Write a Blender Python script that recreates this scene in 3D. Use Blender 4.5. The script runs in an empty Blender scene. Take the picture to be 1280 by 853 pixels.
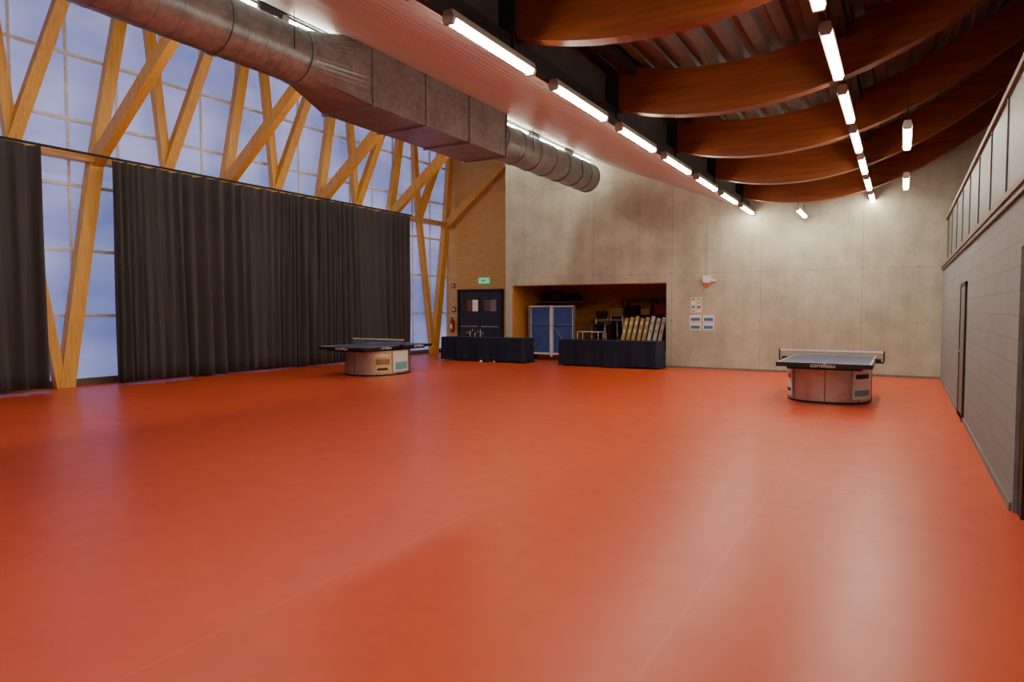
import bpy, math, random
from mathutils import Vector, Matrix
random.seed(7)
scene = bpy.context.scene
COL = scene.collection

# ------------------------------------------------------------------ materials
def newmat(name):
    m = bpy.data.materials.new(name); m.use_nodes = True
    nt = m.node_tree
    return m, nt, nt.nodes["Principled BSDF"]
def math_node(nt, op, a, b=None, c=None):
    n = nt.nodes.new("ShaderNodeMath"); n.operation = op
    for i, v in enumerate((a, b, c)):
        if v is None: continue
        if isinstance(v, (int, float)): n.inputs[i].default_value = v
        else: nt.links.new(v, n.inputs[i])
    return n.outputs[0]
def noise(nt, vec, scale, detail=4, rough=0.55):
    n = nt.nodes.new("ShaderNodeTexNoise")
    n.inputs["Scale"].default_value = scale
    n.inputs["Detail"].default_value = detail
    n.inputs["Roughness"].default_value = rough
    nt.links.new(vec, n.inputs["Vector"])
    return n.outputs["Fac"]
def ramp(nt, fac, stops):
    r = nt.nodes.new("ShaderNodeValToRGB")
    el = r.color_ramp.elements
    while len(el) < len(stops): el.new(0.5)
    for e, (p, c) in zip(el, stops):
        e.position = p; e.color = (*c, 1)
    nt.links.new(fac, r.inputs[0])
    return r.outputs[0]
def mix(nt, fac, a, b, mode='MIX'):
    n = nt.nodes.new("ShaderNodeMix"); n.data_type = 'RGBA'; n.blend_type = mode
    for sock, v in ((n.inputs[0], fac), (n.inputs[6], a), (n.inputs[7], b)):
        if isinstance(v, (int, float)): sock.default_value = v
        elif isinstance(v, tuple): sock.default_value = (*v, 1)
        else: nt.links.new(v, sock)
    return n.outputs[2]
def objco(nt):
    return nt.nodes.new("ShaderNodeTexCoord").outputs["Object"]
def mapping(nt, vec, scale=(1, 1, 1)):
    n = nt.nodes.new("ShaderNodeMapping"); n.inputs["Scale"].default_value = scale
    nt.links.new(vec, n.inputs["Vector"]); return n.outputs[0]
def bump(nt, bsdf, h, strength=0.3, dist=0.02):
    b = nt.nodes.new("ShaderNodeBump")
    b.inputs["Strength"].default_value = strength
    b.inputs["Distance"].default_value = dist
    nt.links.new(h, b.inputs["Height"]); nt.links.new(b.outputs[0], bsdf.inputs["Normal"])

def simple(name, col, rough=0.6, metal=0.0, var=0.12, scale=6.0, emis=None, estr=0):
    m, nt, b = newmat(name)
    f = noise(nt, objco(nt), scale, 2)
    c2 = tuple(max(0, c * (1 - var)) for c in col); c1 = tuple(min(1, c * (1 + var)) for c in col)
    nt.links.new(ramp(nt, f, [(0.3, c2), (0.7, c1)]), b.inputs["Base Color"])
    b.inputs["Roughness"].default_value = rough
    b.inputs["Metallic"].default_value = metal
    if emis:
        b.inputs["Emission Color"].default_value = (*emis, 1)
        b.inputs["Emission Strength"].default_value = estr
    return m

def wood(name, c1, c2, axis=1, rough=0.45, sc=1.0):
    m, nt, b = newmat(name)
    s = [9 * sc, 9 * sc, 9 * sc]; s[axis] = 0.6 * sc
    v = mapping(nt, objco(nt), tuple(s))
    f = noise(nt, v, 2.2, 5, 0.6)
    g = noise(nt, objco(nt), 0.9, 2)
    col = ramp(nt, f, [(0.3, c1), (0.7, c2)])
    col = mix(nt, math_node(nt, 'MULTIPLY', g, 0.35), col, c1)
    nt.links.new(col, b.inputs["Base Color"])
    b.inputs["Roughness"].default_value = rough
    return m

def line_mask(nt, coord, period, width, offset=0.0):
    f = math_node(nt, 'FRACT', math_node(nt, 'DIVIDE', math_node(nt, 'ADD', coord, offset + 1000 * period), period))
    return math_node(nt, 'LESS_THAN', f, width / period)

def mat_floor():
    m, nt, b = newmat("red_sport_floor")
    co = objco(nt)
    f1 = noise(nt, co, 0.35, 5, 0.6)
    f2 = noise(nt, co, 4.0, 6, 0.72)
    col = ramp(nt, f1, [(0.3, (0.60, 0.070, 0.019)), (0.7, (0.68, 0.092, 0.026))])
    col = mix(nt, math_node(nt, 'MULTIPLY', f2, 0.28), col, (0.47, 0.046, 0.015))
    sep = nt.nodes.new("ShaderNodeSeparateXYZ"); nt.links.new(co, sep.inputs[0])
    wob = math_node(nt, 'MULTIPLY', noise(nt, co, 0.8, 2), 0.02)
    ln = line_mask(nt, math_node(nt, 'ADD', sep.outputs[0], wob), 2.0, 0.03, 1.0)
    brk = noise(nt, co, 0.7, 3)
    ln = math_node(nt, 'MULTIPLY', ln, math_node(nt, 'MULTIPLY', brk, 0.17))
    col = mix(nt, ln, col, (0.85, 0.28, 0.15))
    v = mapping(nt, co, (0.5, 7, 1))
    sc = noise(nt, v, 1.3, 7, 0.75)
    scm = ramp(nt, sc, [(0.62, (0, 0, 0)), (0.76, (1, 1, 1))])
    bw = nt.nodes.new("ShaderNodeRGBToBW"); nt.links.new(scm, bw.inputs[0])
    col = mix(nt, math_node(nt, 'MULTIPLY', bw.outputs[0], 0.18), col, (0.8, 0.28, 0.16))
    nt.links.new(col, b.inputs["Base Color"])
    r = math_node(nt, 'MULTIPLY_ADD', f2, 0.2, 0.24)
    nt.links.new(r, b.inputs["Roughness"])
    b.inputs["Specular IOR Level"].default_value = 0.42
    bump(nt, b, noise(nt, co, 60, 2), 0.04, 0.005)
    return m

def mat_concrete():
    m, nt, b = newmat("board_marked_concrete")
    co = objco(nt)
    f1 = noise(nt, co, 0.42, 6, 0.66)
    f2 = noise(nt, co, 1.7, 8, 0.72)
    f3 = noise(nt, mapping(nt, co, (2.2, 1, 0.3)), 1.0, 5, 0.65)
    lo = (0.285, 0.275, 0.205); hi = (0.56, 0.545, 0.43)
    col = ramp(nt, f1, [(0.36, lo), (0.64, hi)])
    col = mix(nt, 0.5, col, ramp(nt, f2, [(0.36, lo), (0.63, hi)]))
    col = mix(nt, 0.28, col, ramp(nt, f3, [(0.36, lo), (0.64, hi)]))
    sep = nt.nodes.new("ShaderNodeSeparateXYZ"); nt.links.new(co, sep.inputs[0])
    x, z = sep.outputs[0], sep.outputs[2]
    j = math_node(nt, 'MAXIMUM', line_mask(nt, x, 2.4, 0.025, 0.9), line_mask(nt, z, 2.7, 0.02, 0.05))
    col = mix(nt, math_node(nt, 'MULTIPLY', j, 0.3), col, (0.16, 0.145, 0.11))
    fx = math_node(nt, 'SUBTRACT', math_node(nt, 'FRACT', math_node(nt, 'DIVIDE', math_node(nt, 'ADD', x, 1200.3), 1.2)), 0.5)
    fz = math_node(nt, 'SUBTRACT', math_node(nt, 'FRACT', math_node(nt, 'DIVIDE', math_node(nt, 'ADD', z, 1350.7), 1.35)), 0.5)
    d = math_node(nt, 'ADD', math_node(nt, 'MULTIPLY', fx, fx), math_node(nt, 'MULTIPLY', fz, fz))
    hole = math_node(nt, 'LESS_THAN', d, 0.0005)
    col = mix(nt, math_node(nt, 'MULTIPLY', hole, 0.4), col, (0.12, 0.11, 0.09))
    nt.links.new(col, b.inputs["Base Color"])
    b.inputs["Roughness"].default_value = 0.75
    bump(nt, b, f2, 0.12, 0.02)
    return m

def mat_bricks(name, c1, c2, mortar, w, h, ms, axes, rough=0.85, bm=0.4, dirt=0.4):
    m, nt, b = newmat(name)
    co = objco(nt)
    sep = nt.nodes.new("ShaderNodeSeparateXYZ"); nt.links.new(co, sep.inputs[0])
    cmb = nt.nodes.new("ShaderNodeCombineXYZ")
    nt.links.new(sep.outputs[axes[0]], cmb.inputs[0]); nt.links.new(sep.outputs[axes[1]], cmb.inputs[1])
    br = nt.nodes.new("ShaderNodeTexBrick")
    nt.links.new(cmb.outputs[0], br.inputs["Vector"])
    br.inputs["Scale"].default_value = 1.0
    br.inputs["Color1"].default_value = (*c1, 1); br.inputs["Color2"].default_value = (*c2, 1)
    br.inputs["Mortar"].default_value = (*mortar, 1)
    br.inputs["Mortar Size"].default_value = ms
    br.inputs["Brick Width"].default_value = w; br.inputs["Row Height"].default_value = h
    f = noise(nt, co, 3.0, 5, 0.65)
    col = mix(nt, math_node(nt, 'MULTIPLY', f, dirt), br.outputs[0], tuple(c * 0.6 for c in c1))
    nt.links.new(col, b.inputs["Base Color"])
    b.inputs["Roughness"].default_value = rough
    inv = math_node(nt, 'SUBTRACT', 1.0, br.outputs["Fac"])
    bump(nt, b, inv, bm, 0.01)
    return m

def mat_glass():
    m, nt, b = newmat("glowing_polycarbonate")
    co = objco(nt)
    f = noise(nt, mapping(nt, co, (1, 0.5, 1)), 0.6, 3)
    col = ramp(nt, f, [(0.3, (0.15, 0.20, 0.58)), (0.7, (0.44, 0.48, 0.90))])
    nt.links.new(col, b.inputs["Base Color"])
    nt.links.new(col, b.inputs["Emission Color"])
    b.inputs["Emission Strength"].default_value = 0.68  # panes emit this themselves, standing in for daylight behind them
    b.inputs["Roughness"].default_value = 0.35
    return m

def mat_galv():
    m, nt, b = newmat("galvanised_steel")
    co = objco(nt)
    vo = nt.nodes.new("ShaderNodeTexVoronoi"); vo.inputs["Scale"].default_value = 14
    nt.links.new(co, vo.inputs["Vector"])
    f = noise(nt, co, 2.0, 5)
    bw = nt.nodes.new("ShaderNodeRGBToBW"); nt.links.new(vo.outputs["Color"], bw.inputs[0])
    s = math_node(nt, 'ADD', math_node(nt, 'MULTIPLY', bw.outputs[0], 0.3), math_node(nt, 'MULTIPLY', f, 0.7))
    nt.links.new(ramp(nt, s, [(0.25, (0.20, 0.25, 0.26)), (0.75, (0.40, 0.47, 0.48))]), b.inputs["Base Color"])
    b.inputs["Metallic"].default_value = 0.55
    nt.links.new(math_node(nt, 'MULTIPLY_ADD', s, 0.2, 0.28), b.inputs["Roughness"])
    return m

def mat_fabric(name, col, sheen=0.0):
    m, nt, b = newmat(name)
    co = objco(nt)
    f = noise(nt, mapping(nt, co, (60, 60, 12)), 2.0, 3)
    nt.links.new(ramp(nt, f, [(0.3, tuple(c * 0.8 for c in col)), (0.7, tuple(c * 1.2 for c in col))]), b.inputs["Base Color"])
    b.inputs["Roughness"].default_value = 0.9
    b.inputs["Sheen Weight"].default_value = sheen
    return m

M = {}
M['floor'] = mat_floor()
M['concrete'] = mat_concrete()
M['block'] = mat_bricks("painted_blockwork", (0.20, 0.205, 0.21), (0.22, 0.225, 0.23), (0.17, 0.175, 0.175), 0.45, 0.2, 0.008, (1, 2), bm=0.5)
M['brick'] = mat_bricks("yellow_brick", (0.92, 0.55, 0.17), (0.84, 0.47, 0.13), (0.66, 0.45, 0.20), 0.24, 0.08, 0.009, (0, 2), dirt=0.25)
M['glass'] = mat_glass()
M['galv'] = mat_galv()
M['strut'] = wood("spruce_glulam_vertical", (0.64, 0.30, 0.045), (0.90, 0.51, 0.11), 2)
M['strut_y'] = wood("spruce_glulam_rail", (0.50, 0.25, 0.06), (0.72, 0.42, 0.13), 1)
M['beam'] = wood("varnished_glulam", (0.14, 0.028, 0.005), (0.28, 0.068, 0.012), 0, 0.4)
M['mullion'] = simple("white_mullion", (0.85, 0.84, 0.80), 0.5)
M['curtain'] = mat_fabric("charcoal_curtain_cloth", (0.054, 0.048, 0.049), 0.08)
M['navy'] = mat_fabric("navy_drape_cloth", (0.008, 0.012, 0.036))
M['soffit'] = simple("white_soffit_board", (0.70, 0.72, 0.70), 0.45, var=0.05, scale=1.5)
M['deck'] = simple("grey_roof_deck", (0.15, 0.13, 0.12), 0.6, 0.2)
M['darkroof'] = simple("dark_roof_deck", (0.07, 0.058, 0.052), 0.7)
M['steel_dark'] = simple("dark_steel", (0.03, 0.026, 0.026), 0.5, 0.3)
M['lamp_body'] = simple("lamp_housing_grey", (0.35, 0.30, 0.25), 0.4, var=0.03)
M['tube'] = simple("fluorescent_diffuser", (0.9, 0.9, 0.85), 0.4, emis=(1.0, 0.90, 0.73), estr=72)
M['grey_wall'] = simple("grey_plaster", (0.30, 0.29, 0.28), 0.8)
M['niche'] = simple("ochre_niche_paint", (0.55, 0.24, 0.045), 0.8)
M['door_dark'] = simple("dark_door_paint", (0.045, 0.045, 0.048), 0.45)
M['door_grey'] = simple("grey_door_paint", (0.12, 0.12, 0.13), 0.5)
M['blue_top'] = simple("blue_table_top", (0.02, 0.045, 0.16), 0.35, var=0.05)
M['black'] = simple("black_plastic", (0.012, 0.012, 0.014), 0.4)
M['white'] = simple("white_paint", (0.75, 0.75, 0.73), 0.5, var=0.03)
M['net'] = simple("net_mesh_cloth", (0.20, 0.21, 0.22), 0.9)
M['alu'] = simple("brushed_aluminium", (0.52, 0.50, 0.47), 0.33, 0.75, var=0.08)
M['poster_y'] = simple("ochre_poster", (0.66, 0.50, 0.22), 0.6, var=0.2, scale=9)
M['poster_b'] = simple("blue_poster", (0.05, 0.17, 0.42), 0.6)
M['poster_t'] = simple("turquoise_poster", (0.16, 0.42, 0.50), 0.6)
M['red'] = simple("signal_red", (0.55, 0.02, 0.015), 0.4)
M['green'] = simple("exit_green", (0.02, 0.4, 0.16), 0.4, emis=(0.05, 0.8, 0.35), estr=0.8)
M['blue_panel'] = simple("blue_laminate", (0.045, 0.09, 0.33), 0.5)
M['gold'] = simple("gold_board", (0.62, 0.42, 0.13), 0.6)
M['orange'] = simple("orange_plastic", (0.7, 0.2, 0.03), 0.5)
M['brown'] = simple("cardboard", (0.32, 0.18, 0.08), 0.8)
M['trim'] = simple("ledge_timber", (0.16, 0.115, 0.08), 0.6)
M['upper_panel'] = simple("grey_translucent_panel", (0.095, 0.098, 0.10), 0.5)
M['post_grey'] = simple("grey_post", (0.07, 0.07, 0.07), 0.5)
M['pane'] = simple("door_glass", (0.75, 0.66, 0.55), 0.2, emis=(0.9, 0.72, 0.55), estr=0.2)  # weak emission in the glass stands in for light behind the door
M['pane_dark'] = simple("dark_door_glass", (0.22, 0.10, 0.05), 0.2)
M['skirt'] = simple("grey_skirting", (0.17, 0.16, 0.155), 0.6)

# ------------------------------------------------------------------ mesh builder
class MB:
    def __init__(s): s.v = []; s.f = []; s.m = []; s.mats = []; s.sm = []
    def mi(s, mat):
        if mat not in s.mats: s.mats.append(mat)
        return s.mats.index(mat)
    def add(s, vs, fs, mat, smooth=False):
        o = len(s.v); s.v += [tuple(v) for v in vs]; k = s.mi(mat)
        for f in fs:
            s.f.append(tuple(i + o for i in f)); s.m.append(k); s.sm.append(smooth)
        return s
    def box(s, a, b, mat, rot=None, piv=None):
        x0, y0, z0 = a; x1, y1, z1 = b
        vs = [(x0,y0,z0),(x1,y0,z0),(x1,y1,z0),(x0,y1,z0),(x0,y0,z1),(x1,y0,z1),(x1,y1,z1),(x0,y1,z1)]
        if rot is not None:
            p = Vector(piv if piv else ((x0+x1)/2,(y0+y1)/2,(z0+z1)/2))
            vs = [tuple(rot @ (Vector(v) - p) + p) for v in vs]
        return s.add(vs, [(0,3,2,1),(4,5,6,7),(0,1,5,4),(1,2,6,5),(2,3,7,6),(3,0,4,7)], mat)
    def bar(s, p, q, w, d, mat, ref=(1, 0, 0)):
        p = Vector(p); q = Vector(q); t = (q - p).normalized()
        r = Vector(ref); r = (r - t * r.dot(t))
        r.normalize(); u = t.cross(r)
        vs = []
        for c in (p, q):
            for a, b in ((-1,-1),(1,-1),(1,1),(-1,1)):
                vs.append(c + r * (a * d / 2) + u * (b * w / 2))
        return s.add(vs, [(0,3,2,1),(4,5,6,7),(0,1,5,4),(1,2,6,5),(2,3,7,6),(3,0,4,7)], mat)
    def cyl(s, p, q, r, mat, n=24, r2=None, caps=True):
        p = Vector(p); q = Vector(q); t = (q - p).normalized()
        a = Vector((0, 0, 1)) if abs(t.z) < 0.9 else Vector((1, 0, 0))
        x = t.cross(a).normalized(); y = t.cross(x)
        r2 = r if r2 is None else r2
        vs = []
        for c, rr in ((p, r), (q, r2)):
            for i in range(n):
                an = 2 * math.pi * i / n
                vs.append(c + x * (math.cos(an) * rr) + y * (math.sin(an) * rr))
        fs = [(i, (i+1) % n, n + (i+1) % n, n + i) for i in range(n)]
        s.add(vs, fs, mat, True)
        if caps:
            s.add(vs[:n], [tuple(range(n))[::-1]], mat); s.add(vs[n:], [tuple(range(n))], mat)
        return s
    def obj(s, name, parent=None, bevel=0, seg=2):
        me = bpy.data.meshes.new(name); me.from_pydata(s.v, [], s.f)
        for m in s.mats: me.materials.append(m)
        me.polygons.foreach_set("material_index", s.m)
        me.polygons.foreach_set("use_smooth", s.sm)
        me.update()
        o = bpy.data.objects.new(name, me); COL.objects.link(o)
        if parent: o.parent = parent
        if bevel:
            md = o.modifiers.new("bevel", 'BEVEL'); md.width = bevel; md.segments = seg; md.limit_method = 'ANGLE'
        return o
def empty(name, loc=(0, 0, 0)):
    e = bpy.data.objects.new(name, None); COL.objects.link(e); e.location = loc
    e.empty_display_size = 0.2
    return e

XL = -15.6
XR = 0.81
YB = 19.0
YD = 22.0
YF = -5.0
XO = 3.0

# ------------------------------------------------------------------ room shell
MB().box((XL-0.3, YF-0.2, -0.2), (XO+0.2, YD+0.3, 0.0), M['floor']).obj("floor")
NX0, NX1, NZ = -10.9, -5.84, 2.42
b = MB()
b.box((-11.15, YB, 0), (NX0, YB+0.3, 9.8), M['concrete'])
b.box((NX0, YB, NZ), (NX1, YB+0.3, 9.8), M['concrete'])
b.box((NX1, YB, 0), (XO, YB+0.3, 9.8), M['concrete'])
b.obj("wall_back")
b = MB()
b.box((-11.15, YB+0.3, 0), (NX0, YD, 9.8), M['niche'])
b.box((NX0, 21.8, 0), (NX1, YD, 2.9), M['niche'])
b.box((NX1, YB+0.3, 0), (NX1+0.2, YD, 2.9), M['niche'])
b.box((NX0, YB+0.3, 2.7), (NX1, 21.8, 2.9), M['niche'])
b.box((NX0, YB+0.01, NZ-0.02), (NX1, YB+0.3, NZ-0.001), M['niche'])
b.box((NX0+0.001, YB+0.01, 0), (NX0+0.02, YB+0.3, NZ-0.02), M['niche'])
b.obj("wall_niche")
MB().box((XL-0.3, YD, 0), (-10.9, YD+0.3, 10.2), M['brick']).obj("wall_brick")

b = MB()
b.box((XR, 6.75, 0), (XR+0.2, YB, 2.62), M['block'])
b.box((XR, YF, 2.15), (XR+0.2, 6.75, 2.62), M['block'])
b.box((XR, YF, 0), (XR+0.2, 4.6, 2.15), M['block'])
b.obj("wall_right")
MB().box((XR+0.03, 6.55, 0.0), (XR+0.17, 6.745, 2.14), M['steel_dark']).box((XR+0.9, 4.6, 0), (XR+1.0, 6.75, 2.15), M['grey_wall']).obj("door_3")
MB().box((XR-0.05, YF, 2.62), (XR+0.24, YB-0.01, 2.68), M['trim']).box((XR-0.03, YF, 2.57), (XR-0.005, YB-0.01, 2.617), M['post_grey']).obj("trim_ledge")
b = MB()
b.box((XR+0.06, YF, 2.68), (XR+0.12, YB, 3.74), M['upper_panel'])
y = YF + 0.3
while y < YB:
    b.box((XR+0.045, y, 2.68), (XR+0.06, y+0.04, 3.74), M['post_grey']); y += 1.45
b.obj("window_2")
MB().box((XR+0.02, YF, 3.74), (XR+0.16, YB-0.01, 3.80), M['trim']).obj("trim_top_plate")
MB().box((XO, YF-0.2, 0), (XO+0.2, YB+0.3, 8.0), M['darkroof']).obj("wall_outer")
MB().box((XL-0.3, YF-0.2, 0), (XO+0.2, YF, 10.2), M['grey_wall']).obj("wall_front")
MB().box((XR-0.02, 6.8, 0.0), (XR-0.001, YB-0.02, 0.07), M['skirt']).obj("baseboard_right")
MB().box((NX1+0.02, YB-0.02, 0.0), (XR-0.02, YB-0.001, 0.05), M['skirt']).obj("baseboard_back")

# ------------------------------------------------------------------ glazed left wall
b = MB()
b.box((XL-0.06, YF, 0.12), (XL, YD, 9.6), M['glass'])
b.box((XL-0.1, YF, 0.0), (XL+0.12, YD, 0.14), M['trim'])
for z in (1.51, 2.93, 4.33, 5.72, 7.1, 8.5):
    b.box((XL, YF, z-0.035), (XL+0.06, YD, z+0.035), M['mullion'])
y = YF + 0.2
while y < YD:
    b.box((XL, y-0.025, 0.14), (XL+0.05, y+0.025, 9.55), M['mullion'])
    y += 1.07
b.obj("window_1")

lat = empty("timber_lattice_frame", (-15.3, 8.0, 0))
def child(o, par):
    o.parent = par; o.matrix_parent_inverse = Matrix.Translation(-par.location)
    return o
b = MB()
xs = -15.3
ZN = 4.95
ZR = 9.25
for k in range(-3, 6):
    yA = 8.46 + 3.27 * k
    yB = 6.85 + 3.25 * k
    ybase = (yA + yB) / 2
    if ybase < YD:
        b.bar((xs, ybase+0.05, 0.0), (xs, min(yA, YD-0.2), ZN), 0.30, 0.20, M['strut'])
        b.bar((xs, ybase-0.05, 0.0), (xs, yB, ZN), 0.20, 0.18, M['strut'])
    if yA < YD - 0.1:
        b.bar((xs, yA, ZN), (xs+0.1, min(yA+0.77, YD-0.1), ZR), 0.27, 0.18, M['strut'])
        b.bar((xs, yA, ZN-0.1), (-11.75, yA+0.1, 7.75), 0.28, 0.2, M['strut'], ref=(0, 1, 0))
    if yB < YD - 0.3:
        b.bar((xs, yB, ZN), (xs+0.1, yB-0.55, ZR), 0.22, 0.16, M['strut'])
        b.bar((xs, yB, ZN), (xs+1.0, yB+0.85, ZR-0.5), 0.24, 0.18, M['strut'])
child(b.obj("struts"), lat)
b = MB()
b.box((xs-0.1, YF, ZN-0.14), (xs+0.14, YD-0.01, ZN+0.02), M['strut_y'])
child(b.obj("rail"), lat)

# ------------------------------------------------------------------ curtains
def curtain(name, y0, y1, x=-14.90, z0=0.05, z1=4.86):
    vs = []; fs = []
    n = int((y1 - y0) / 0.022); rows = 14
    ph = random.random() * 6
    phase = ph; P = []
    for i in range(n + 1):
        t = y0 + (y1 - y0) * i / n
        w = 0.29 + 0.11 * math.sin(t * 1.7 + ph) + 0.06 * math.sin(t * 4.1) + 0.03 * math.sin(t * 7.3)
        phase += 2 * math.pi * ((y1 - y0) / n) / w
        P.append((t, phase))
    for j in range(rows + 1):
        f = j / rows; z = z0 + (z1 - z0) * f
        for t, pz in P:
            amp = 0.125 * (1 - 0.35 * f) * (0.75 + 0.35 * math.sin(t * 2.3 + ph))
            s = math.sin(pz + 0.5 * math.sin(3 * f + t)); s = math.copysign(abs(s) ** 0.75, s)
            xx = x + amp * s + 0.03 * math.sin(t * 0.9 + f * 2) + 0.015 * math.sin(pz * 2.3 + f * 5)
            yy = t + 0.03 * math.sin(pz * 0.5 + f * 3) * (1 - f)
            zz = z + (0.025 * math.sin(t * 2.1)) * (1 - f) * (1 if j == 0 else 0.3)
            if j == rows: zz += 0.02 * math.sin(pz * 0.5)
            vs.append((xx, yy, zz))
    c = n + 1
    for j in range(rows):
        for i in range(n):
            fs.append((j*c+i, j*c+i+1, (j+1)*c+i+1, (j+1)*c+i))
    o = MB().add(vs, fs, M['curtain'], True).obj(name)
    md = o.modifiers.new("thick", 'SOLIDIFY'); md.thickness = 0.006
    return o
curtain("curtain", 8.54, 11.35, -14.84)
curtain("curtain", 11.2, 14.75, -14.93)
curtain("curtain", 14.6, 18.85, -14.86)
curtain("curtain", -4.5, 3.0, -14.9)
curtain("curtain", 2.9, 7.1, -14.84)
MB().cyl((-14.92, YF+0.02, 4.92), (-14.92, 18.95, 4.92), 0.025, M['steel_dark'], 10).obj("curtain_rail")

# ------------------------------------------------------------------ ceilings
def extrude_profile(name, prof, y0, y1, mat, thick=0.03):
    vs = []; fs = []
    for (x, z) in prof: vs.append((x, y0, z)); vs.append((x, y1, z))
    for i in range(len(prof) - 1):
        a = 2 * i; fs.append((a, a+1, a+3, a+2))
    o = MB().add(vs, fs, mat).obj(name)
    md = o.modifiers.new("thick", 'SOLIDIFY'); md.thickness = thick; md.offset = 0
    return o
SX0, SZ0, SX1, SZ1 = -8.15, 6.12, -3.62, 4.32
prof = []
nb = 26
for i in range(nb):
    for f, d in ((0.0, 0.07), (0.01, 0.0), (0.84, 0.0), (0.85, 0.07)):
        t = (i + f) / nb
        prof.append((SX0 + (SX1 - SX0) * t, SZ0 + (SZ1 - SZ0) * t + d))
prof.append((SX1, SZ1))
extrude_profile("ceiling_soffit", prof, YF, YB-0.005, M['soffit'], 0.012)
MB().box((SX1-0.02, YF, 4.27), (SX1+0.03, YB-0.01, 4.50), M['steel_dark']).box((-3.80, YF, 4.45), (-3.74, YB-0.01, 5.3), M['darkroof']).box((SX0-0.05, YF, 6.10), (SX0-0.01, YB-0.01, 6.5), M['steel_dark']).obj("trim_fascia")
prof = []
x = -8.12; i = 0
while x > XL - 0.1:
    z = 6.45 + 0.42 * (-8.12 - x)
    prof.append((x, z + (0.05 if (i // 2) % 2 else 0))); x -= (0.03 if i % 2 else 0.14); i += 1
prof.append((XL-0.1, 6.45 + 0.42 * (-8.12 - XL)))
extrude_profile("ceiling_left", prof, YF, YD, M['darkroof'])
def bz(x): return 4.25 + 0.105 * (x + 2.1) ** 2
prof = []
x = -3.85; i = 0
while x < XO:
    prof.append((x, bz(x) + 0.68 + (0.07 if (i // 2) % 2 else 0))); x += (0.035 if i % 2 else 0.12); i += 1
extrude_profile("ceiling", prof, YF, YB, M['deck'])
for y in (-2.5, 0.45, 3.4, 6.35, 9.3, 12.2, 15.1, 18.0):
    vs = []; fs = []; n = 48
    for i in range(n + 1):
        x = -3.55 + (XO - 0.02 + 3.55) * i / n
        for dz in (0, 0.62):
            for dy in (-0.09, 0.09):
                vs.append((x, y + dy, bz(x) + dz))
    for i in range(n):
        a = 4 * i; c = a + 4
        fs += [(a, a+1, c+1, c), (a+2, c+2, c+3, a+3), (a, c, c+2, a+2), (a+1, a+3, c+3, c+1)]
    fs += [(0, 2, 3, 1), (4*n, 4*n+1, 4*n+3, 4*n+2)]
    mb = MB().add(vs, fs, M['beam'])
    mb.obj("glulam_beam")
    MB().box((-3.74, y-0.12, 4.35), (-3.56, y+0.12, 4.95), M['steel_dark']).obj("beam_bracket")
b = MB()
b.box((-0.76, YF+0.02, 4.92), (-0.64, YB-0.02, 5.08), M['steel_dark'])
b.box((-3.4, YF+0.02, 4.92), (-3.28, YB-0.02, 5.04), M['steel_dark'])
b.obj("roof_purlin")

# ------------------------------------------------------------------ ventilation duct
duct = empty("ventilation_duct", (-8.0, 10.0, 5.45))
DX, DZ, DR = -8.0, 5.45, 0.40
b = MB()
b.cyl((DX, YF+0.05, DZ), (DX, 7.45, DZ), DR, M['galv'], 48)
y = YF + 0.4
while y < 7.3:
    b.cyl((DX, y, DZ), (DX, y+0.018, DZ), DR+0.004, M['galv'], 48); y += 0.31
b.cyl((DX, 3.0, DZ), (DX, 3.07, DZ), DR+0.02, M['galv'], 48)
b.cyl((DX, 6.0, DZ), (DX, 6.07, DZ), DR+0.02, M['galv'], 48)
child(b.obj("round_run_near"), duct)
b = MB()
b.cyl((DX, 12.8, DZ), (DX, 18.3, DZ), DR, M['galv'], 48)
for y in (13.1, 13.9, 14.7, 15.5, 16.3, 17.1, 17.7, 18.2):
    b.cyl((DX, y, DZ), (DX, y+0.06, DZ), DR+0.025, M['galv'], 48)
child(b.obj("round_run_far"), duct)
b = MB()
W, z0, z1 = 0.55, 4.93, 6.04
b.box((DX-W, 8.5, z0), (DX+W, 12.75, z1), M['galv'])
for y in (8.5, 9.9, 11.3, 12.72):
    b.box((DX-W-0.03, y-0.02, z0-0.03), (DX+W+0.03, y+0.02, z1+0.03), M['galv'])
child(b.obj("rectangular_plenum", bevel=0.005), duct)
def sqpt(a, W, z0, z1):
    c, s = math.cos(a), math.sin(a); m = max(abs(c), abs(s))
    return (DX + W * c / m, (z0 + z1) / 2 + (z1 - z0) / 2 * s / m)
def trans(ya, yb):
    n = 48; vs = []
    for i in range(n):
        a = 2 * math.pi * i / n + math.pi / 4
        vs.append((DX + DR * math.cos(a), ya, DZ + DR * math.sin(a)))
    for i in range(n):
        a = 2 * math.pi * i / n + math.pi / 4
        x, z = sqpt(a, W, z0, z1); vs.append((x, yb, z))
    return vs, [(i, (i+1) % n, n + (i+1) % n, n + i) for i in range(n)]
b = MB(); vs, fs = trans(7.4, 8.5); b.add(vs, fs, M['galv'])
b.cyl((DX, 7.36, DZ), (DX, 7.42, DZ), DR+0.025, M['galv'], 48)
child(b.obj("transition_piece"), duct)
b = MB()
for y in (1.0, 4.5, 7.0, 9.9, 11.3, 14.2, 17.0):
    for sx in (-1, 1):
        w = (W if 8.5 < y < 12.8 else DR) + 0.02
        zt = 6.0 if sx > 0 else 6.45 + 0.42 * (-8.12 - (DX - w)) - 0.02
        b.cyl((DX+sx*w, y, DZ-0.1), (DX+sx*w, y, zt), 0.008, M['steel_dark'], 6)
child(b.obj("hanger_rods"), duct)

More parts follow.
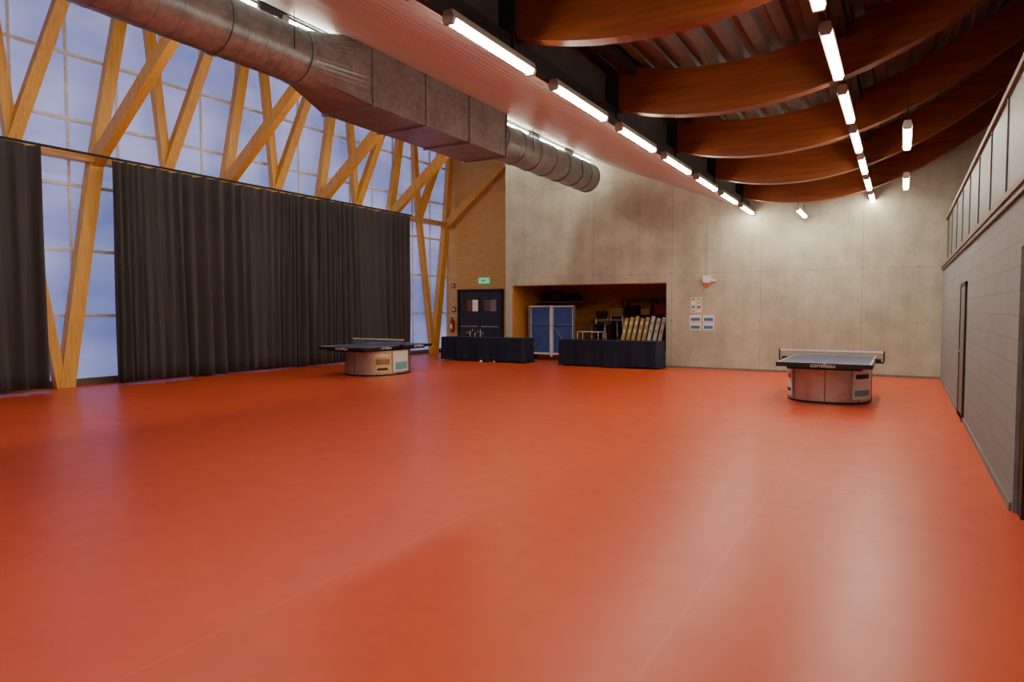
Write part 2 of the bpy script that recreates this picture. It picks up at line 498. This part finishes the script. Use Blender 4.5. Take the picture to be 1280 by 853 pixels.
# ------------------------------------------------------------------ fluorescent lamps
def lamp(x, y0, z, L=1.55, hang=0.0):
    b = MB()
    w = 0.062
    def prism(pts, ya, yb, mat):
        n = len(pts)
        vs = [(x+px, ya, z+pz) for px, pz in pts] + [(x+px, yb, z+pz) for px, pz in pts]
        fs = [tuple(range(n)), tuple(range(n, 2*n))[::-1]] + [(i, n+i, n+(i+1) % n, (i+1) % n) for i in range(n)]
        b.add(vs, fs, mat)
    prism([(-0.045, 0.10), (0.045, 0.10), (w, 0.03), (-w, 0.03)], y0, y0+L, M['lamp_body'])
    prism([(-0.045, 0.03), (0.045, 0.03), (0.03, -0.012), (-0.03, -0.012)], y0+0.04, y0+L-0.04, M['tube'])
    for yy in (y0, y0+L-0.04):
        prism([(-w, 0.03), (w, 0.03), (0.045, -0.022), (-0.045, -0.022)], yy, yy+0.04, M['lamp_body'])
    if hang:
        for yy in (y0+0.2, y0+L-0.2):
            b.cyl((x, yy, z+0.10), (x, yy, z+0.10+hang), 0.008, M['steel_dark'], 6)
    return b.obj("fluorescent_lamp")
for k in range(-3, 7):
    lamp(-3.52, 5.0 + 2.07 * k, 4.18)
for k in range(-3, 6):
    lamp(-0.70, 7.2 + 2.09 * k, 4.29, hang=0.53)
for k in range(-3, 7):
    lamp(-8.29, 5.4 + 2.07 * k, 6.05, hang=0.3)
for k in range(-1, 7):
    lamp(-11.0, 6.4 + 2.2 * k, 7.05, hang=0.4)  # added row, hidden behind the duct, to brighten the brick recess
for y in (11.2, 15.4):
    lamp(0.0, y, 4.22, hang=0.6)
lamp(-2.2, 17.2, 3.98, hang=0.2)

# ------------------------------------------------------------------ table tennis tables
def tt_table(cx, cy, posters):
    e = empty("table_tennis_table", (cx, cy, 0))
    L, Wd, H = 2.62, 1.47, 0.74
    b = MB()
    b.box((-Wd/2, -L/2, H-0.022), (Wd/2, L/2, H), M['blue_top'])
    for sx in (-1, 1):
        b.box((sx*Wd/2-0.012, -L/2-0.012, H-0.075), (sx*Wd/2+0.012, L/2+0.012, H-0.001), M['black'])
        b.box((sx*(Wd/2-0.022)-0.011, -L/2, H), (sx*(Wd/2-0.022)+0.011, L/2, H+0.002), M['white'])
        b.box((-Wd/2, sx*L/2-0.012, H-0.075), (Wd/2, sx*L/2+0.012, H-0.001), M['black'])
        b.box((-Wd/2, sx*(L/2-0.022)-0.011, H), (Wd/2, sx*(L/2-0.022)+0.011, H+0.002), M['white'])
    b.box((-0.002, -L/2, H), (0.002, L/2, H+0.0015), M['white'])
    b.obj("table_top", e)
    b = MB()
    b.box((-Wd/2+0.15, -L/2+0.1, H-0.12), (Wd/2-0.15, L/2-0.1, H-0.022), M['black'])
    b.obj("under_frame", e)
    b = MB()
    nw = 0.88
    k = -nw
    while k < nw:
        b.box((k-0.002, -0.002, H+0.005), (k+0.002, 0.002, H+0.13), M['net']); k += 0.022
    for zz in range(6):
        z = H + 0.01 + 0.02*zz
        b.box((-nw, -0.002, z-0.0015), (nw, 0.002, z+0.0015), M['net'])
    b.box((-nw, -0.008, H+0.128), (nw, 0.008, H+0.158), M['white'])
    for sx in (-1, 1):
        b.cyl((sx*nw, 0, H-0.03), (sx*nw, 0, H+0.16), 0.014, M['steel_dark'], 12)
        b.box((min(sx*nw, sx*(nw-0.2)), -0.03, H-0.06), (max(sx*nw, sx*(nw-0.2)), 0.03, H-0.03), M['steel_dark'])
        b.box((sx*(Wd/2+0.05)-0.05, -0.03, H-0.05), (sx*(Wd/2+0.05)+0.05, 0.03, H+0.02), M['steel_dark'])
    b.obj("net", e)
    ax, ay, ex = 0.69, 0.86, 2.5
    def pt(a, o=0.0):
        c, s = math.cos(a), math.sin(a)
        return ((ax+o)*math.copysign(abs(c)**(2/ex), c), (ay+o)*math.copysign(abs(s)**(2/ex), s))
    n = 96; vs = []
    for z in (0.03, H-0.12):
        for i in range(n):
            x, y = pt(2*math.pi*i/n); vs.append((x, y, z))
    b = MB().add(vs, [(i, (i+1) % n, n+(i+1) % n, n+i) for i in range(n)], M['alu'], True)
    b.obj("curved_base_skirt", e)
    b = MB(); vs = []
    for z in (0.0, 0.035):
        for i in range(n):
            x, y = pt(2*math.pi*i/n, 0.012); vs.append((x, y, z))
    b.add(vs, [(i, (i+1) % n, n+(i+1) % n, n+i) for i in range(n)], M['black'], True)
    for i in range(0, n, 12):
        x, y = pt(2*math.pi*i/n, 0.003)
        b.cyl((x, y, 0.03), (x, y, H-0.12), 0.006, M['steel_dark'], 6)
    b.obj("base_trim", e)
    for a0, a1, zz0, zz1, mat, nm, off in posters:
        k = 16; vs = []
        for z in (zz0, zz1):
            for i in range(k+1):
                a = math.radians(a0 + (a1 - a0) * i / k); x, y = pt(a, off); vs.append((x, y, z))
        MB().add(vs, [(i, i+1, k+2+i, k+1+i) for i in range(k)], M[mat], True).obj(nm, e)
    def txt(s, loc, rot, size, mat='white'):
        cu = bpy.data.curves.new("lettering", 'FONT'); cu.body = s; cu.size = size; cu.extrude = 0.001
        cu.align_x = 'CENTER'; cu.align_y = 'CENTER'; cu.materials.append(M[mat])
        o = bpy.data.objects.new("lettering", cu); COL.objects.link(o); o.parent = e
        o.location = loc; o.rotation_euler = rot
    txt("cornilleau", (0, -L/2-0.0145, H-0.04), (math.pi/2, 0, 0), 0.10)
    txt("cornilleau", (Wd/2+0.0145, -0.55, H-0.04), (math.pi/2, 0, math.pi/2), 0.10)
    txt("cornilleau", (Wd/2+0.0145, 0.75, H-0.04), (math.pi/2, 0, math.pi/2), 0.10)
    return e
tt_table(-1.15, 13.85, [(-170, -140, 0.08, 0.60, 'white', 'white_poster', 0.010), (-57, -10, 0.08, 0.60, 'white', 'white_poster', 0.010),
                        (-54, -20, 0.14, 0.24, 'poster_t', 'poster_print', 0.014), (-52, -22, 0.44, 0.52, 'steel_dark', 'poster_print', 0.014),
                        (-165, -144, 0.40, 0.47, 'red', 'poster_print', 0.014), (-165, -144, 0.16, 0.22, 'steel_dark', 'poster_print', 0.014)])
tt_table(-11.75, 13.5, [(-52, -14, 0.08, 0.60, 'poster_y', 'ochre_poster', 0.010), (-47, -18, 0.28, 0.42, 'brown', 'poster_print', 0.014),
                        (-44, -22, 0.14, 0.20, 'steel_dark', 'poster_print', 0.014), (-44, -22, 0.48, 0.54, 'white', 'poster_print', 0.014),
                        (-11, 22, 0.08, 0.60, 'white', 'white_poster', 0.010), (-6, 18, 0.13, 0.32, 'poster_t', 'poster_print', 0.014)])

# ------------------------------------------------------------------ draped tables
def draped(cx, cy, Lx, Ly, H):
    e = empty("draped_table", (cx, cy, 0))
    n = 260
    def rr(t, o):
        hx, hy = Lx/2+o, Ly/2+o
        tot = 2*(Lx+Ly); s = t*tot
        if s < Lx: return (-hx + s/Lx*2*hx, -hy, 0, -1)
        s -= Lx
        if s < Ly: return (hx, -hy + s/Ly*2*hy, 1, 0)
        s -= Ly
        if s < Lx: return (hx - s/Lx*2*hx, hy, 0, 1)
        s -= Lx
        return (-hx, hy - s/Ly*2*hy, -1, 0)
    rows = 8; vs = []
    for j in range(rows+1):
        f = j/rows
        z = H - (H-0.02)*f
        for i in range(n):
            t = i/n; x, y, nx, ny = rr(t, 0.0)
            s = t*2*(Lx+Ly)
            w = 0.03*f*(math.sin(s*9+1.2*math.sin(s*2)) + 0.5*math.sin(s*23)) + 0.035*f
            vs.append((x+nx*w, y+ny*w, z + (0.02*math.sin(s*3) if j == rows else 0)+ (0.012 if j == rows else 0)))
    fs = []
    for j in range(rows):
        for i in range(n):
            fs.append((j*n+i, (j+1)*n+i, (j+1)*n+(i+1) % n, j*n+(i+1) % n))
    b = MB().add(vs, fs, M['navy'], True); b.add(vs[:n], [tuple(range(n))], M['navy'])
    b.obj("drape_cloth", e)
    b = MB()
    b.box((-Lx/2+0.02, -Ly/2+0.02, H-0.04), (Lx/2-0.02, Ly/2-0.02, H-0.005), M['brown'])
    for sx in (-1, 1):
        for sy in (-1, 1):
            b.cyl((sx*(Lx/2-0.1), sy*(Ly/2-0.1), 0), (sx*(Lx/2-0.1), sy*(Ly/2-0.1), H-0.04), 0.02, M['steel_dark'], 10)
    b.obj("trestle_table", e)
draped(-11.53, 18.45, 3.05, 0.7, 0.76)
draped(-7.30, 18.45, 2.95, 0.75, 0.76)

# ------------------------------------------------------------------ stored things in the niche
e = empty("folded_table_tennis_table", (-9.85, 19.75, 0))
b = MB()
for x0, x1 in ((-0.78, -0.02), (0.02, 0.78)):
    b.box((x0, -0.03, 0.25), (x1, 0.03, 1.72), M['blue_panel'])
    b.box((x0+0.02, -0.034, 0.27), (x0+0.045, -0.03, 1.70), M['white'])
    b.box((x1-0.045, -0.034, 0.27), (x1-0.02, -0.03, 1.70), M['white'])
b.obj("blue_half_boards", e)
b = MB()
for x in (-0.81, 0.0, 0.81):
    w = 0.02 if x else 0.028
    b.box((x-w, -0.06, 0.12), (x+w, 0.05, 1.78), M['alu'] if x else M['white'])
for z, w in ((0.22, 0.03), (1.75, 0.02)):
    b.box((-0.83, -0.055, z-w), (0.83, 0.05, z+w), M['white'])
b.box((-0.78, -0.07, 1.14), (0.78, -0.05, 1.16), M['alu'])
b.bar((-0.75, -0.08, 0.25), (-0.1, -0.08, 1.1), 0.02, 0.02, M['alu'], ref=(0, 1, 0))
b.bar((0.75, -0.08, 0.25), (0.1, -0.08, 1.1), 0.02, 0.02, M['alu'], ref=(0, 1, 0))
b.obj("frame", e)
b = MB()
for x in (-0.75, 0.75):
    b.box((x-0.03, -0.35, 0.10), (x+0.03, 0.35, 0.15), M['steel_dark'])
    for y in (-0.32, 0.32):
        b.cyl((x-0.02, y, 0.06), (x+0.02, y, 0.06), 0.06, M['black'], 20)
b.obj("trolley_wheels", e)
def chair_stack(cx, cy, n, rz=0.0):
    e = empty("stacked_chairs", (cx, cy, 0)); e.rotation_euler = (0, 0, rz)
    b = MB()
    for k in range(n):
        dz = 0.09*k; dy = -0.02*k
        for sx in (-1, 1):
            b.cyl((sx*0.22, -0.22+dy, dz), (sx*0.2, -0.18+dy, 0.45+dz), 0.012, M['alu'], 8)
            b.cyl((sx*0.22, 0.25+dy, dz), (sx*0.2, 0.2+dy, 0.45+dz), 0.012, M['alu'], 8)
            b.cyl((sx*0.2, 0.2+dy, 0.45+dz), (sx*0.19, 0.28+dy, 0.86+dz), 0.012, M['alu'], 8)
        b.box((-0.22, -0.22+dy, 0.45+dz), (0.22, 0.2+dy, 0.475+dz), M['black'])
        b.box((-0.2, 0.235+dy, 0.62+dz), (0.2, 0.255+dy, 0.88+dz), M['brown'] if k % 2 else M['black'])
    b.obj("chairs", e, bevel=0.004)
chair_stack(-8.55, 20.75, 9, 0.1)
chair_stack(-8.0, 20.65, 10, -0.05)
e = empty("storage_rack", (-7.0, 21.5, 0))
b = MB()
for x in (-1.0, 0, 1.0):
    for y in (-0.25, 0.25):
        b.box((x-0.02, y-0.02, 0), (x+0.02, y+0.02, 2.0), M['steel_dark'])
for z in (0.3, 0.9, 1.45, 1.95):
    b.box((-1.02, -0.27, z), (1.02, 0.27, z+0.03), M['steel_dark'])
b.obj("rack_frame", e)
b = MB()
for i, (x, z, w, h, mt) in enumerate([(-0.8, 0.93, 0.35, 0.35, 'brown'), (-0.35, 0.93, 0.4, 0.25, 'blue_panel'), (0.25, 0.93, 0.45, 0.4, 'brown'), (0.75, 0.93, 0.25, 0.3, 'white'),
        (-0.75, 1.48, 0.4, 0.3, 'black'), (-0.25, 1.48, 0.3, 0.2, 'gold'), (0.3, 1.48, 0.5, 0.32, 'red'), (0.8, 1.48, 0.2, 0.3, 'brown'), (-0.55, 0.33, 0.6, 0.4, 'brown'), (0.5, 0.33, 0.7, 0.45, 'black')]):
    b.box((x-w/2, -0.2, z), (x+w/2, 0.2, z+h), M[mt])
b.obj("storage_boxes", e, bevel=0.01)
e = empty("leaning_barrier_boards", (-6.85, 19.9, 0))
b = MB()
for k in range(8):
    R = Matrix.Rotation(math.radians(12), 3, 'Y')
    x = -0.52 + 0.165*k
    b.box((x-0.012, -0.35, 0.30), (x+0.09, -0.31, 1.40 + 0.03*(k % 3)), M['gold'] if k < 5 else M['white'], rot=R)
    b.box((x+0.10, -0.33, 0.30), (x+0.14, -0.30, 1.40), M['steel_dark'], rot=R)
    for zz in (0.6, 0.95, 1.2):
        b.box((x+0.005, -0.355, zz), (x+0.07, -0.352, zz+0.1), M['white'] if k < 5 else M['gold'], rot=R, piv=(x+0.04, -0.33, 0.86))
b.box((-0.85, -0.36, 0.10), (0.95, 0.3, 0.32), M['steel_dark'])
for x in (-0.8, 0.8):
    b.cyl((x, -0.3, 0.05), (x+0.03, -0.3, 0.05), 0.05, M['black'], 14)
    b.cyl((x, 0.25, 0.05), (x+0.03, 0.25, 0.05), 0.05, M['black'], 14)
b.obj("boards", e)
e = empty("wall_shelf", (-10.0, 20.9, 0))
b = MB(); b.box((-0.88, -0.3, 1.88), (0.9, 0.88, 1.92), M['trim'])
b.box((-0.86, -0.28, 1.70), (-0.82, 0.86, 1.88), M['trim'])
b.obj("shelf_board", e)
import bmesh
def blob(name, loc, sc, mat, parent=None, seed=0):
    me = bpy.data.meshes.new(name); bm = bmesh.new()
    bmesh.ops.create_icosphere(bm, subdivisions=4, radius=1)
    rnd = random.Random(seed)
    ph = [rnd.random()*6 for _ in range(6)]
    for v in bm.verts:
        d = 1 + 0.09*math.sin(5*v.co.x+ph[0]) + 0.07*math.sin(7*v.co.y+ph[1]) + 0.06*math.sin(9*v.co.z+ph[2])
        v.co = Vector((v.co.x*sc[0]*d, v.co.y*sc[1]*d, max(v.co.z*sc[2]*d, -sc[2]*0.75)))
    for f in bm.faces: f.smooth = True
    bm.to_mesh(me); bm.free(); me.materials.append(mat)
    o = bpy.data.objects.new(name, me); COL.objects.link(o); o.location = loc
    if parent: o.parent = parent
    return o
blob("sports_bag", (-0.35, 0.0, 2.07), (0.42, 0.24, 0.2), M['black'], e, 1)
blob("rolled_net", (0.35, 0.1, 2.03), (0.3, 0.22, 0.14), M['steel_dark'], e, 2)
e = empty("ball_trolley", (-8.5, 19.75, 0))
b = MB()
for x in (-0.35, 0.35):
    for y in (-0.2, 0.2):
        b.cyl((x, y, 0.08), (x, y, 0.95), 0.014, M['white'], 8)
        b.cyl((x-0.015, y, 0.05), (x+0.015, y, 0.05), 0.05, M['black'], 12)
for z in (0.3, 0.62, 0.95):
    for y in (-0.2, 0.2): b.cyl((-0.35, y, z), (0.35, y, z), 0.012, M['white'], 8)
    for x in (-0.35, 0.35): b.cyl((x, -0.2, z), (x, 0.2, z), 0.012, M['white'], 8)
b.box((-0.34, -0.19, 0.31), (0.34, 0.19, 0.33), M['blue_panel'])
b.obj("trolley_frame", e)

# ------------------------------------------------------------------ doors & wall fittings
e = empty("door_1", (-14.0, YD-0.001, 0))
b = MB()
b.box((-1.02, -0.10, 0), (-0.94, -0.0, 2.42), M['steel_dark'])
b.box((0.94, -0.10, 0), (1.02, -0.0, 2.42), M['steel_dark'])
b.box((-1.02, -0.10, 2.34), (1.02, -0.0, 2.42), M['steel_dark'])
b.obj("frame", e)
for nm, x0, x1 in (("leaf_1", -0.93, -0.01), ("leaf_2", 0.01, 0.93)):
    b = MB()
    b.box((x0, -0.07, 0.01), (x1, -0.02, 2.33), M['door_dark'])
    wx0, wx1 = (x0+0.32, x1-0.04) if nm == "leaf_1" else (x0+0.16, x1-0.16)
    wm = (wx0+wx1)/2
    b.box((wx0, -0.078, 1.55), (wx1, -0.071, 2.05), M['steel_dark'])
    if nm == "leaf_1":
        b.box((wx0+0.03, -0.084, 1.58), (wm, -0.079, 2.02), M['pane_dark'])
        b.box((wm, -0.084, 1.58), (wx1-0.03, -0.079, 2.02), M['pane'])
    else:
        b.box((wx0+0.03, -0.084, 1.58), (wm, -0.079, 2.02), M['pane_dark'])
        b.box((wm, -0.084, 1.58), (wx1-0.03, -0.079, 2.02), M['grey_wall'])
    b.box((x0+0.08, -0.12, 0.98), (x1-0.08, -0.09, 1.02), M['alu'])
    b.obj(nm, e)
b = MB()
b.box((-14.05, YD-0.07, 2.64), (-13.62, YD-0.005, 2.84), M['green'])
b.box((-13.93, YD-0.075, 2.70), (-13.74, YD-0.071, 2.78), M['white'])
b.box((-14.07, YD-0.05, 2.84), (-13.60, YD-0.005, 2.87), M['white'])
b.obj("exit_sign")
e = empty("fire_extinguisher", (-15.25, YD-0.12, 0))
b = MB()
b.cyl((0, 0, 0.75), (0, 0, 1.2), 0.085, M['red'], 24)
b.cyl((0, 0, 1.2), (0, 0, 1.27), 0.085, M['red'], 24, r2=0.03)
b.cyl((0, 0, 1.27), (0, 0, 1.32), 0.025, M['black'], 12)
b.box((-0.015, -0.12, 1.31), (0.015, 0.04, 1.34), M['black'])
b.cyl((0.03, -0.02, 1.28), (0.11, -0.03, 1.0), 0.012, M['black'], 8)
b.box((-0.05, -0.088, 0.9), (0.05, -0.082, 1.08), M['white'])
b.box((-0.03, 0.08, 0.9), (0.03, 0.118, 1.1), M['steel_dark'])
b.obj("cylinder_body", e)
MB().box((-15.32, YD-0.06, 1.55), (-15.16, YD-0.004, 1.75), M['red']).box((-15.29, YD-0.064, 1.6), (-15.19, YD-0.06, 1.7), M['white']).obj("extinguisher_sign")
MB().box((-15.32, YD-0.06, 2.5), (-15.18, YD-0.004, 2.66), M['red']).box((-15.28, YD-0.066, 2.54), (-15.22, YD-0.06, 2.62), M['white']).obj("fire_alarm_call_point")
b = MB()
b.box((XR-0.03, 11.85, 0.0), (XR-0.002, 11.93, 2.06), M['steel_dark'])
b.box((XR-0.03, 12.77, 0.0), (XR-0.002, 12.85, 2.06), M['steel_dark'])
b.box((XR-0.03, 11.85, 2.0), (XR-0.002, 12.85, 2.06), M['steel_dark'])
b.box((XR-0.02, 11.94, 0.005), (XR-0.003, 12.76, 1.99), M['door_grey'])
b.cyl((XR-0.06, 12.66, 1.0), (XR-0.02, 12.66, 1.0), 0.012, M['alu'], 10)
b.cyl((XR-0.06, 12.66, 1.0), (XR-0.06, 12.54, 1.0), 0.01, M['alu'], 10)
b.obj("door_2")
b = MB()
b.box((-4.80, YB-0.09, 2.38), (-4.60, YB-0.002, 2.58), M['white'])
b.box((-4.76, YB-0.05, 2.28), (-4.64, YB-0.002, 2.37), M['orange'])
b.cyl((-4.58, YB-0.05, 2.44), (-4.46, YB-0.05, 2.44), 0.035, M['white'], 14)
b.cyl((-4.7, YB-0.02, 2.58), (-4.7, YB-0.02, 4.3), 0.006, M['grey_wall'], 8)
b.obj("alarm_siren", bevel=0.006)
b = MB()
cols = ['gold', 'white', 'poster_b', 'red', 'white', 'gold', 'orange', 'poster_t']
k = 0
for r in range(4):
    for c in range(2):
        x = -5.14 + 0.155*c; z = 1.56 + 0.108*r
        b.box((x, YB-0.008, z), (x+0.14, YB-0.002, z+0.098), M['white'])
        b.box((x+0.02, YB-0.010, z+0.02), (x+0.12, YB-0.008, z+0.078), M[cols[k % 8]]); k += 1
b.obj("sponsor_notice")
b = MB()
for c in range(2):
    for r in range(2):
        x = -5.16 + 0.36*c; z = 1.08 + 0.22*r
        b.box((x, YB-0.008, z), (x+0.31, YB-0.002, z+0.2), M['white'])
        b.box((x+0.03, YB-0.010, z+0.03), (x+0.28, YB-0.008, z+0.12), M['poster_b'])
b.obj("rules_poster")
def ball(loc, r, mat, name):
    me = bpy.data.meshes.new(name); bm = bmesh.new(); bmesh.ops.create_icosphere(bm, subdivisions=3, radius=r)
    for f in bm.faces: f.smooth = True
    bm.to_mesh(me); bm.free(); me.materials.append(mat)
    o = bpy.data.objects.new(name, me); COL.objects.link(o); o.location = loc
ball((-11.3, 17.75, 0.04), 0.04, M['white'], "table_tennis_ball")
ball((-10.8, 17.7, 0.04), 0.04, M['orange'], "table_tennis_ball")
b = MB()
for i in range(7):
    x = -12.3 + 0.1*i; h = 0.1 + 0.05*(i % 3)
    b.cyl((x, 18.5, 0.762), (x, 18.5, 0.762+h), 0.03, M['alu'] if i % 2 else M['steel_dark'], 12)
    b.cyl((x, 18.5, 0.762+h), (x, 18.5, 0.81+h), 0.012, M['white'], 10)
b.obj("bottle_row")

# ------------------------------------------------------------------ world, camera
w = bpy.data.worlds.new("World"); scene.world = w; w.use_nodes = True
w.node_tree.nodes["Background"].inputs[0].default_value = (0.25, 0.3, 0.45, 1)
w.node_tree.nodes["Background"].inputs[1].default_value = 0.4
cam = bpy.data.cameras.new("camera"); co = bpy.data.objects.new("camera", cam); COL.objects.link(co)
cam.sensor_width = 36; cam.lens = 23.9; cam.clip_end = 200
co.location = (0, 0, 1.65)
co.rotation_euler = (math.radians(90 - 2.66), 0, math.radians(29.86))
scene.camera = co
